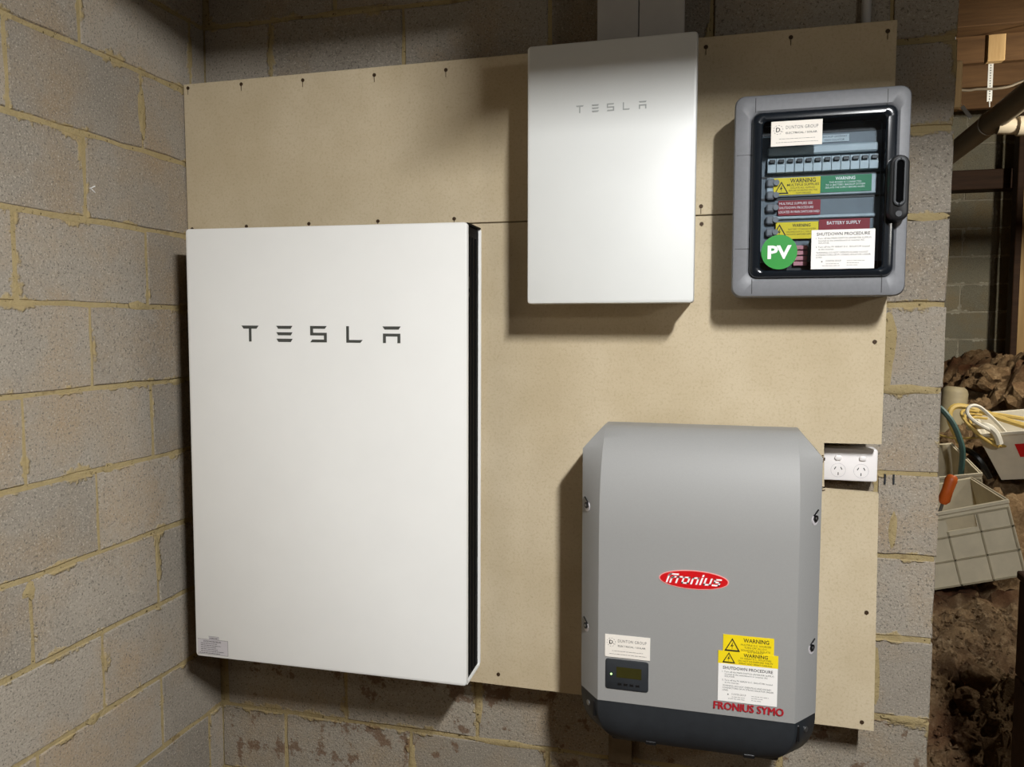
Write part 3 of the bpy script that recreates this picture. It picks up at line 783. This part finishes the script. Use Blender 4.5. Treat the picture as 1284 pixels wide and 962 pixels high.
# badge
BX, BZ = 1.4045, .9610
bm = nb(); disc(bm, BX, BZ, .0735, IFY + .0005, IFY - .001, 48, .021); bd = obj('badge', bm, M['badge_rim'], inv, label='red oval badge with white lettering')
bm = nb(); disc(bm, BX, BZ, .0710, IFY, IFY - .0014, 48, .0190); obj('badge_face', bm, M['badge'], bd)
def strokes(bm, segs, x0, z0, s, wd, y, shear=.32):
    for pl in segs:
        for (ax, az), (bx_, bz) in zip(pl, pl[1:]):
            a = Vector((ax, az)); b = Vector((bx_, bz)); d = (b - a).normalized(); n = Vector((-d.y, d.x)) * wd / 2; a2 = a - d * wd / 2 * .98; b2 = b + d * wd / 2 * .98
            pts = [a2 + n, a2 - n, b2 - n, b2 + n]
            poly(bm, [(x0 + (p.x + shear * p.y) * s, z0 + p.y * s * .92) for p in pts], y, y - .00012)
FR = [ # f, r, o, n, i, u, s with a tall hooked first letter
 [[(0, 0), (0, 1.25), (.22, 1.5), (1.35, 1.5)], [(.58, 0), (.58, .80), (.8, 1.0), (1.12, 1.0)]],
 [[(1.55, 0), (1.55, .95), (1.65, 1.08), (2.15, 1.08)]],
 [[(2.5, 0), (3.4, 0), (3.4, 1.05), (2.5, 1.05), (2.5, 0)]],
 [[(4.0, 0), (4.0, 1.05), (4.85, 1.05), (4.85, 0)]],
 [[(5.45, 0), (5.45, 1.05)], [(5.45, 1.5), (5.45, 1.6)]],
 [[(6.05, 1.05), (6.05, 0), (6.95, 0), (6.95, 1.05)]],
 [[(8.45, 1.05), (7.55, 1.05), (7.55, .55), (8.4, .55), (8.4, 0), (7.45, 0)]]]
for seg in FR:
    bm = nb(); strokes(bm, seg, BX - .0565, BZ - .0080, .0129, .29, IFY - .0014); obj('letter', bm, M['whiteink'], bd)
# display
dp = nb(); plate(dp, 1.2165, .699, 1.3115, .7680, IFY + .001, IFY - .002, .006, .002); dp = obj('display_panel', dp, M['charcoal'], inv, smooth=True)
bm = nb(); box(bm, 1.2415, 1.2965, IFY - .0018, IFY - .0024, .7275, .7515); obj('display', bm, M['lcd'], dp)
bm = nb(); disc(bm, 1.2300, .7340, .0022, IFY - .0018, IFY - .003, 12); obj('indicator_light', bm, M['led'], dp)
for k in range(4):
    bm = nb(); box(bm, 1.245 + k * .013, 1.253 + k * .013, IFY - .0018, IFY - .0026, .7095, .7155, .0006, 1); obj('button', bm, M['black'], dp)
company_card(inv, 1.2155, 1.3145, .7725, .8235, IFY - .0012)
# stacked warning labels and notice
w1 = sign('warning_label', 1.4680, 1.5715, .8075, .8485, IFY - .0006, M['yellow'], inv, label='upper yellow warning label')
warn_tri(w1, 1.4870, .8250, .029, IFY - .001)
bm = nb(); y = IFY - .0011
text_mesh(bm, 'WARNING', 1.5095, .8350, .0084, y, width=.052, bold=.015)
for s, z, a, b in (('MULTIPLE D.C. SOURCES', .8275, 1.5045, .061), ('TURN OFF ALL D.C.', .8217, 1.5115, .047), ('ISOLATORS TO ISOLATE', .8159, 1.5050, .059), ('EQUIPMENT', .8120, 1.519, .032)): text_mesh(bm, s, a, z, .0038, y, width=b)
obj('lettering', bm, M['ink'], w1)
w2 = sign('warning_label', 1.4585, 1.5805, .7850, .8125, IFY - .0012, M['yellow'], inv, label='lower yellow warning label')
warn_tri(w2, 1.4805, .7970, .0235, IFY - .0016)
bm = nb(); y = IFY - .0017
text_mesh(bm, 'WARNING', 1.5105, .8030, .0075, y, width=.049, bold=.015)
for s, z, a, b in (('PV ARRAY D.C. ISOLATORS', .7980, 1.5045, .062), ('DO NOT DE-ENERGISE THE PV', .7925, 1.5000, .070), ('ARRAY AND ARRAY CABLING', .7870, 1.5010, .067)): text_mesh(bm, s, a, z, .0035, y, width=b)
obj('lettering', bm, M['ink'], w2)
w3 = sign('shutdown_notice', 1.4590, 1.5800, .7020, .7850, IFY - .0010, M['paper'], inv, label='white shutdown notice under the yellow labels')
shutdown_text(w3, 1.4590, 1.5800, .7020, .7850, IFY - .0010)
bm = nb()
for k in range(5): text_mesh(bm, 'FRONIUS SYMO', 1.4515 + (k - 2) * .00042, .6835, .0165, IFY - .0022 - k * .00002, width=.142)
obj('lettering', bm, M['redtext'], inv, label='red printed lettering')

# ================================================================== POWER POINT
gp = root('power_point', (1.749, 0, 1.138), 'white double power point in the notch of the lower board', 'power outlet')
bm = nb(); plate(bm, 1.690, 1.140, 1.809, 1.2165, -.004, -.046, .005, .003); obj('mounting_block', bm, M['gpo'], gp, smooth=True)
bm = nb(); plate(bm, 1.6905, 1.1405, 1.8085, 1.216, -.0455, -.0495, .005, .002); obj('plate', bm, M['gpo'], gp, smooth=True)
for cx in (1.7235, 1.7735):
    bm = nb(); N = 28; r0, r1 = .0165, .0158
    for k in range(N):
        a, b = 2 * math.pi * k / N, 2 * math.pi * (k + 1) / N
        poly(bm, [(cx + r * math.cos(t), 1.165 + r * math.sin(t)) for r, t in ((r0, a), (r0, b), (r1, b), (r1, a))], -.0494, -.0499)
    so = obj('socket_ring', bm, M['clearlab'], gp)
    for dx, dz, a in ((-.0068, .0045, 28), (.0068, .0045, -28), (0, -.0085, 0)):
        bm = nb(); box(bm, -.0009, .0009, -.0493, -.0498, -.0034, .0034, mtx=Matrix.Translation((cx + dx, 0, 1.165 + dz)) @ Matrix.Rotation(R(a), 4, 'Y')); obj('slot', bm, M['ink'], gp)
for cx, t in ((1.7225, .0), (1.7765, .35)):
    bm = nb(); plate(bm, cx - .008, 1.189, cx + .008, 1.2, -.049, -.054, .005, .002)
    obj('switch', bm, M['gpo'], gp, smooth=True)

# small pale block under the inverter
bm = nb(); box(bm, 1.185, 1.247, -.03, -.001, .36, .432, .002, 1)
tag(obj('timber_offcut', bm, simple('weathered_offcut', (112, 98, 76), .8, var=.1), origin=(1.216, -.015, .36)), 'small timber offcut fixed to the wall beneath the inverter', 'timber')

# ================================================================== VOID BEYOND THE WALL
JB = 2.83
beam('joist', 1.96, 4.39, 2.00, 2.14, JB, CEIL - .001, M['timber'], 'wide brown joist across the top right corner, nearest of those past the wall end')
beam('joist', 1.96, 4.39, 2.55, 2.60, JB, CEIL - .001, M['timber'], 'brown joist just behind the pale hanging timber block')
beam('hanger_block', 2.605, 2.680, 2.145, 2.19, 2.715, CEIL - .001, M['timber_z'], 'pale timber block hanging from the joist above the perforated strap', 'timber')
beam('batten', 1.9535, 2.004, 0.15, 0.185, 2.03, 2.145, M['timber_z'], 'short pale upright batten fixed to the end face of the block wall', 'batten')
beam('beam', 2.0, 4.39, 4.24, FARY - .003, 2.452, 2.589, M['timber_dk'], 'dark horizontal timber beam against the far block wall')
beam('post', 3.332, 3.372, 4.0, 4.1, 0.70, CEIL - .001, M['timber_dk'], 'dark upright timber post in front of the far block wall', 'post')
beam('post', 3.378, 3.52, 4.11, 4.2, 0.70, CEIL - .001, M['timber_z'], 'pale upright timber post at the photo\'s right edge beside the dark post', 'post')

# drain pipe running towards the viewer, with a pale branch
Pa, Pb = Vector((2.631, 2.70, 2.430)), Vector((2.655, 1.80, 2.460)); Pd = Pb - Pa
pipe = root('drain_pipe', Pa - Pd * .5, 'fat grey drain pipe slung under the joists, rising to the right', 'pipe')
bm = nb(); tube(bm, [Pa - Pd * 1.87, Pa, Pb, Pb + Pd * 1.0], .05, 20); obj('pipe_run', bm, M['pvc'], pipe, smooth=True)
bm = nb(); tube(bm, [(2.648, 2.1, 2.41), (2.72, 2.1, 2.405), (2.73, 2.1, 2.405)], .036, 18); tube(bm, [(2.77, 2.1, 2.403), (4.398, 2.1, 2.37)], .036, 18); obj('branch', bm, M['pvc_lt'], pipe, smooth=True, label='pale branch pipe')
bm = nb(); tube(bm, [(2.726, 2.1, 2.405), (2.728, 2.1, 2.405), (2.772, 2.1, 2.403), (2.774, 2.1, 2.403)], [.038, .044, .044, .038], 20); obj('coupling', bm, M['pvc_lt'], pipe, smooth=True)
# hanger strap: perforated band from the block, looped under the pipe
hs = root('hanger_strap', (2.635, 2.195, 2.515), 'white perforated metal strap hanging from the timber block, looped around the drain pipe', 'strap')
bm = nb(); box(bm, 2.624, 2.646, 2.1905, 2.193, 2.545, 2.76, .0006, 1); obj('band', bm, M['galv'], hs)
bm = nb()
for k in range(14): disc(bm, 2.635, 2.556 + k * .0118, .0028, 2.1905, 2.1900, 10)
obj('perforation', bm, M['charcoal'], hs)
bm = nb(); tube(bm, [(2.635, 2.1918, 2.548), (2.637, 2.1918, 2.52)], .003, 6); obj('wire', bm, M['galv'], hs)
bm = nb(); c = Pa + Pd * ((2.1918 - Pa.y) / Pd.y); pts = []
for k in range(25):
    a = 2 * math.pi * k / 24 + .2; pts.append((c.x + .0532 * math.cos(a), 2.1918 - .012 * math.sin(a), c.z + .0532 * math.sin(a)))
tube(bm, pts, .0028, 6); obj('loop', bm, M['galv'], hs)
bm = nb(); box(bm, -.033, .033, -.002, .002, -.008, .008, .0006, 1, Matrix.Translation((2.466, 1.9, 2.434)) @ Matrix.Rotation(R(55), 4, 'Y'))
st = root('strap_offcut', (2.44, 1.9, 2.469), 'short slanting pale strap end beside the upright batten', 'strap'); obj('band', bm, M['galv'], st)
bm = nb(); tube(bm, [(2.43, 1.9, 2.50), (2.445, 1.9, 2.465)], .002, 6); tube(bm, [(2.43, 1.9, 2.50), (2.43, 1.99, JB - .02), (2.43, 2.012, JB + .03)], .002, 6); obj('wire', bm, M['galv'], st)
bm = nb(); tube(bm, smooth_path([(2.2, 1.98, 2.60), (2.463, 2.0, 2.556), (2.53, 2.0, 2.555), (2.609, 2.0, 2.552), (2.681, 2.0, 2.566), (2.75, 1.99, 2.62), (2.82, 1.99, JB + .03)]), .0055, 8)
tag(obj('cable', bm, M['pvc'], smooth=True, origin=(2.5, 2.0, 2.55)), 'thin grey cable looping below the joists beside the strap', 'cable')

# ---- crates
def rotm(p, ry=0, rx=0, rz=0):
    return Matrix.Rotation(R(rz), 4, 'Z') @ Matrix.Rotation(R(ry), 4, 'Y') @ Matrix.Rotation(R(rx), 4, 'X')
def crate(loc, rot, label):
    """origin at the front right corner of the rim; x runs left (negative), y to the back"""
    r = root('crate', loc, label, 'crate', rot=rot)
    W_, D_, H_, T_ = .33, .43, .286, .006
    def bx(bm, *a): box(bm, *a)
    bm = nb()
    box(bm, -W_, 0, 0, T_, -.030, 0); box(bm, -W_, -.215, 0, T_, -.078, -.030); box(bm, -.115, 0, 0, T_, -.078, -.030); box(bm, -W_, 0, 0, T_, -H_, -.078)
    obj('front_wall', bm, M['crate'], r, local=True)
    bm = nb(); box(bm, -W_, 0, D_ - T_, D_, -H_, 0); obj('back_wall', bm, M['crate'], r, local=True)
    for x in (-W_, -T_):
        bm = nb(); box(bm, x, x + T_, T_, D_ - T_, -H_, 0); obj('side_wall', bm, M['crate'], r, local=True)
    bm = nb(); box(bm, -W_ + T_, -T_, T_, D_ - T_, -H_, -H_ + T_); obj('bottom', bm, M['crate'], r, local=True)
    bm = nb(); box(bm, -W_ - .006, .006, -.007, 0, -.012, .003, .002, 1); box(bm, -W_ - .006, .006, D_, D_ + .007, -.012, .003, .002, 1)
    box(bm, -W_ - .007, -W_, -.006, D_ + .006, -.012, .003, .002, 1); box(bm, 0, .007, -.006, D_ + .006, -.012, .003, .002, 1); obj('rim', bm, M['crate'], r, local=True)
    bm = nb()
    for x in (-.33, -.22, -.11, -.006): box(bm, x, x + .006, -.005, 0, -H_, -.078 if x in (-.22,) else -.030)
    for z in (-.286, -.19, -.10, -.03): box(bm, -W_, 0, -.005, 0, z, z + .005)
    obj('front_ribs', bm, M['crate_rib'], r, local=True)
    bm = nb()
    for y in (.0, .107, .215, .322, .424): box(bm, 0, .005, y, y + .006, -H_, -.01)
    for z in (-.286, -.19, -.10): box(bm, 0, .005, 0, D_, z, z + .005)
    obj('side_ribs', bm, M['crate'], r, local=True)
    return r
crate((2.471, 1.2, .866), rotm(0, -15), 'cream ribbed plastic crate tilted on the earth, nearest the viewer, orange handle in it')
crate((2.546, 1.77, .865), rotm(0, -9, 9), 'cream plastic crate just behind the tilted ribbed crate')
# orange handled tool standing in the near crate
t = root('hand_tool', (2.30, 1.27, .70), 'tool with an orange handle standing in the near crate', 'tool')
a, b = Vector((2.304, 1.25, .940)), Vector((2.276, 1.25, .840)); dv = (b - a).normalized()
bm = nb(); tube(bm, [a, a + dv * .006, a + dv * .02, a + dv * .06, a + dv * .10, a + dv * .115], [.012, .019, .022, .020, .022, .012], 16); obj('handle', bm, M['orange'], t, smooth=True)
bm = nb(); tube(bm, [a + dv * .11, a + dv * .25], .006, 8); obj('shaft', bm, M['steel'], t, smooth=True)
# white tapered tub
tr = Matrix.Rotation(R(-16), 4, 'Z') @ Matrix.Rotation(R(-9), 4, 'Y') @ Matrix.Rotation(R(8), 4, 'X')
tb = root('tub', (2.591, 2.0, 1.004), 'white tapered plastic tub with a red label, cables heaped over its rim', 'tub', rot=tr)
W_, D_, H_ = .55, .40, .235
def rect(x0, y0, x1, y1, z): return [(x0, y0, z), (x1, y0, z), (x1, y1, z), (x0, y1, z)]
bm = nb(); e = .07
loft(bm, [rect(e + .004, e * .6 + .004, W_ - e - .004, D_ - e * .6 - .004, -H_ + .004), rect(.005, .005, W_ - .005, D_ - .005, 0), rect(0, 0, W_, D_, 0), rect(e, e * .6, W_ - e, D_ - e * .6, -H_)], True, True)
obj('body', bm, M['tub'], tb, local=True)
bm = nb()
for x0, x1, y0, y1 in ((-.008, W_ + .008, -.008, .0), (-.008, W_ + .008, D_, D_ + .008), (-.008, 0, 0, D_), (W_, W_ + .008, 0, D_)): box(bm, x0, x1, y0, y1, -.012, .004, .002, 1)
obj('rim', bm, M['tub'], tb, local=True)
bm = nb(); sl = .6 * e / H_
poly(bm, [(.155, -.125), (.30, -.125), (.30, -.060), (.140, -.060)], 0, -.001)
for v in bm.verts: v.co.y += -v.co.z * sl - .0005
obj('red_label', bm, M['badge'], tb, local=True)
# cables and hose
def cable(name, pts, r, mat, label, cat='cable', group=None):
    bm = nb(); tube(bm, smooth_path(pts, 5), r, 7)
    tag(obj(name, bm, mat, smooth=True, origin=pts[0]), label, cat, group)
cable('cable', [(2.56, 2.15, .94), (2.511, 2.15, 1.06), (2.540, 2.17, 1.115), (2.64, 2.19, 1.10), (2.73, 2.15, 1.065), (2.85, 2.08, 1.030), (3.0, 2.05, 1.00)], .0140, M['ycab'], 'thickest yellow cable arching over the tub and running off to the right')
for k, (o, lab) in enumerate((((0, 0, 0), 'outer of the thin yellow cables drooping in front of the tub'), ((.02, .02, -.018), 'middle of the thin yellow cables drooping in front of the tub'), ((.045, .03, -.035), 'inner of the thin yellow cables drooping in front of the tub'))):
    ox, oy, oz = o
    cable('cable', [(2.62 + ox, 2.10 + oy, 1.10 + oz), (2.54 + ox, 2.03 + oy, 1.11 + oz), (2.52 + ox, 1.97 + oy, 1.085 + oz), (2.57 + ox, 1.94 + oy, 1.02 + oz), (2.63 + ox, 1.945 + oy, .975 + oz * .4), (2.67 + ox, 1.97 + oy, .955)], .0065, M['ycab'], lab)
cable('cable', [(2.745, 2.06, .985), (2.70, 2.02, 1.03), (2.645, 1.98, 1.083), (2.585, 1.96, 1.135), (2.545, 1.95, 1.138), (2.530, 1.94, 1.11), (2.555, 1.93, 1.075), (2.62, 1.94, 1.035), (2.69, 2.03, 1.0)], .008, M['wcab'], 'white cable bent into a loop over the tub\'s left corner')
cable('cable', [(2.57, 2.05, 1.03), (2.61, 1.96, 1.05), (2.65, 1.95, 1.02), (2.67, 1.95, .97)], .016, M['wcab'], 'short thick white cable end among the yellow cables')
cable('hose', [(2.40, 1.95, 1.14), (2.426, 1.93, 1.12), (2.464, 1.91, 1.067), (2.493, 1.90, .996), (2.508, 1.90, .93), (2.51, 1.93, .80)], .0125, M['gcab'], 'dark green hose curving down behind the crates', 'hose')
cable('cable', [(2.66, 2.24, 1.08), (2.74, 2.22, 1.075), (2.86, 2.18, 1.06), (3.0, 2.16, 1.045)], .010, M['ycab'], 'yellow cable lying across the inside of the tub behind the thickest one')
cable('cable', [(2.45, 2.2, .98), (2.52, 2.1, .97), (2.62, 2.0, .99), (2.66, 1.96, .975)], .005, M['ycab'], 'straight thin yellow cable lying below the drooping ones')
cable('cable', [(2.62, 2.35, .74), (2.57, 2.18, .90), (2.60, 2.03, .90), (2.66, 2.03, .80)], .014, M['black'], 'thick black cable lying in the shade between hose and tub')
# tan drum behind
bm = nb(); a, b = Vector((2.725, 3.0, .80)), Vector((2.757, 3.02, 1.150)); dv = b - a
tube(bm, [a, a + dv * .9, a + dv * .96, b], [.07, .07, .062, .045], 18)
tag(obj('drum', bm, M['tin'], smooth=True, origin=a), 'tan round canister leaning behind the cables at the wall end', 'canister')
# dark timber box at the right edge
bx_ = root('timber_box', (2.45, -.3, FLOOR), 'dark timber box whose side shows at the photo\'s lower right edge', 'box')
for i in range(4):
    z0 = FLOOR + .235 * i
    bm = nb(); box(bm, 2.160, 2.182, -.75, .10, z0 + .002, z0 + .233, .002, 1); obj('plank', bm, M['timber_dk'], bx_)
    bm = nb(); box(bm, 2.78, 2.80, -.75, .10, z0 + .002, z0 + .233, .002, 1); obj('plank', bm, M['timber_dk'], bx_)
    for y in (-.75, .08):
        bm = nb(); box(bm, 2.1825, 2.7795, y, y + .02, z0 + .002, z0 + .233, .002, 1); obj('plank', bm, M['timber_dk'], bx_)
bm = nb(); box(bm, 2.155, 2.805, -.755, .105, .892, .912, .003, 1); obj('box_lid', bm, M['timber_dk'], bx_)

# ---- loose earth on the bank
def clod_mesh(seed, sub=2):
    bm = nb(); bmesh.ops.create_icosphere(bm, subdivisions=sub, radius=1)
    for v in bm.verts:
        k = 1 + .45 * noise.noise(v.co * 1.6 + Vector((seed * 3.1, 0, 0))) + .2 * noise.noise(v.co * 4 + Vector((0, seed, 0)))
        v.co *= k
    me = bpy.data.meshes.new('earth_clod'); bm.to_mesh(me); bm.free(); me.materials.append(M['earth'])
    return me
CM = [clod_mesh(i, 3) for i in range(7)]
def clod(x, y, r, label, group=None, dz=0.0, sq=.8):
    o = bpy.data.objects.new('earth_clod', random.choice(CM)); COL.objects.link(o)
    o.location = (x, y, ground(x, y) + r * .35 + dz); o.scale = (r, r * random.uniform(.8, 1.1), r * sq)
    o.rotation_euler = [random.uniform(0, 6) for _ in range(3)]
    tag(o, label, 'clod', group)
clod(2.265, .74, .062, 'largest pale lump of earth, in the shade below the near crate')
clod(2.215, .66, .040, 'lump of earth left of the largest lump below the crate')
clod(3.04, 2.70, .12, 'big dark boulder of earth behind the white tub')
clod(3.32, 2.95, .15, 'big lit boulder of earth at the right edge behind the white tub')
clod(3.00, 3.20, .11, 'dark boulder of earth left of the others, beneath the far wall')
placed = [(2.265, .74, .09), (2.215, .66, .06), (3.08, 2.75, .2), (3.22, 2.9, .2), (3.05, 3.15, .2)]
def scatter(n, x0, x1, y0, y1, r0, r1, label, group):
    done = tries = 0
    while done < n and tries < 4000:
        tries += 1
        x, y, r_ = random.uniform(x0, x1), random.uniform(y0, y1), random.uniform(r0, r1)
        if any((x - a) ** 2 + (y - b) ** 2 < (1.5 * r_ + c) ** 2 for a, b, c in placed): continue
        placed.append((x, y, 1.5 * r_)); clod(x, y, r_, label, group); done += 1
scatter(30, 2.02, 2.55, .22, 1.05, .016, .048, 'small brown lump of loose earth on the bank below the crates', 'earth clods below the crates')
scatter(9, 2.75, 3.3, 2.6, 3.6, .03, .06, 'small brown lump of earth on the mound behind the tub', 'earth clods on the far mound')
bm = nb(); rnd = random.Random(4)
for i in range(2600):
    x, y = rnd.uniform(1.97, 2.6), rnd.uniform(.15, 1.12); r = rnd.uniform(.003, .010); z = ground(x, y) + r * .3
    vs = [bm.verts.new((x + r * rnd.uniform(.5, 1.3) * dx, y + r * rnd.uniform(.5, 1.3) * dy, z + r * rnd.uniform(.5, 1.2) * dz)) for dx, dy, dz in ((1, 0, 0), (-1, 0, 0), (0, 1, 0), (0, -1, 0), (0, 0, 1), (0, 0, -1))]
    for a, b, c in ((0, 2, 4), (2, 1, 4), (1, 3, 4), (3, 0, 4), (2, 0, 5), (1, 2, 5), (3, 1, 5), (0, 3, 5)): bm.faces.new((vs[a], vs[b], vs[c]))
tag(obj('loose_soil', bm, M['earth'], origin=(2.4, .9, .4)), 'brown crumbs of loose soil scattered over the bank', 'soil', kind='stuff')
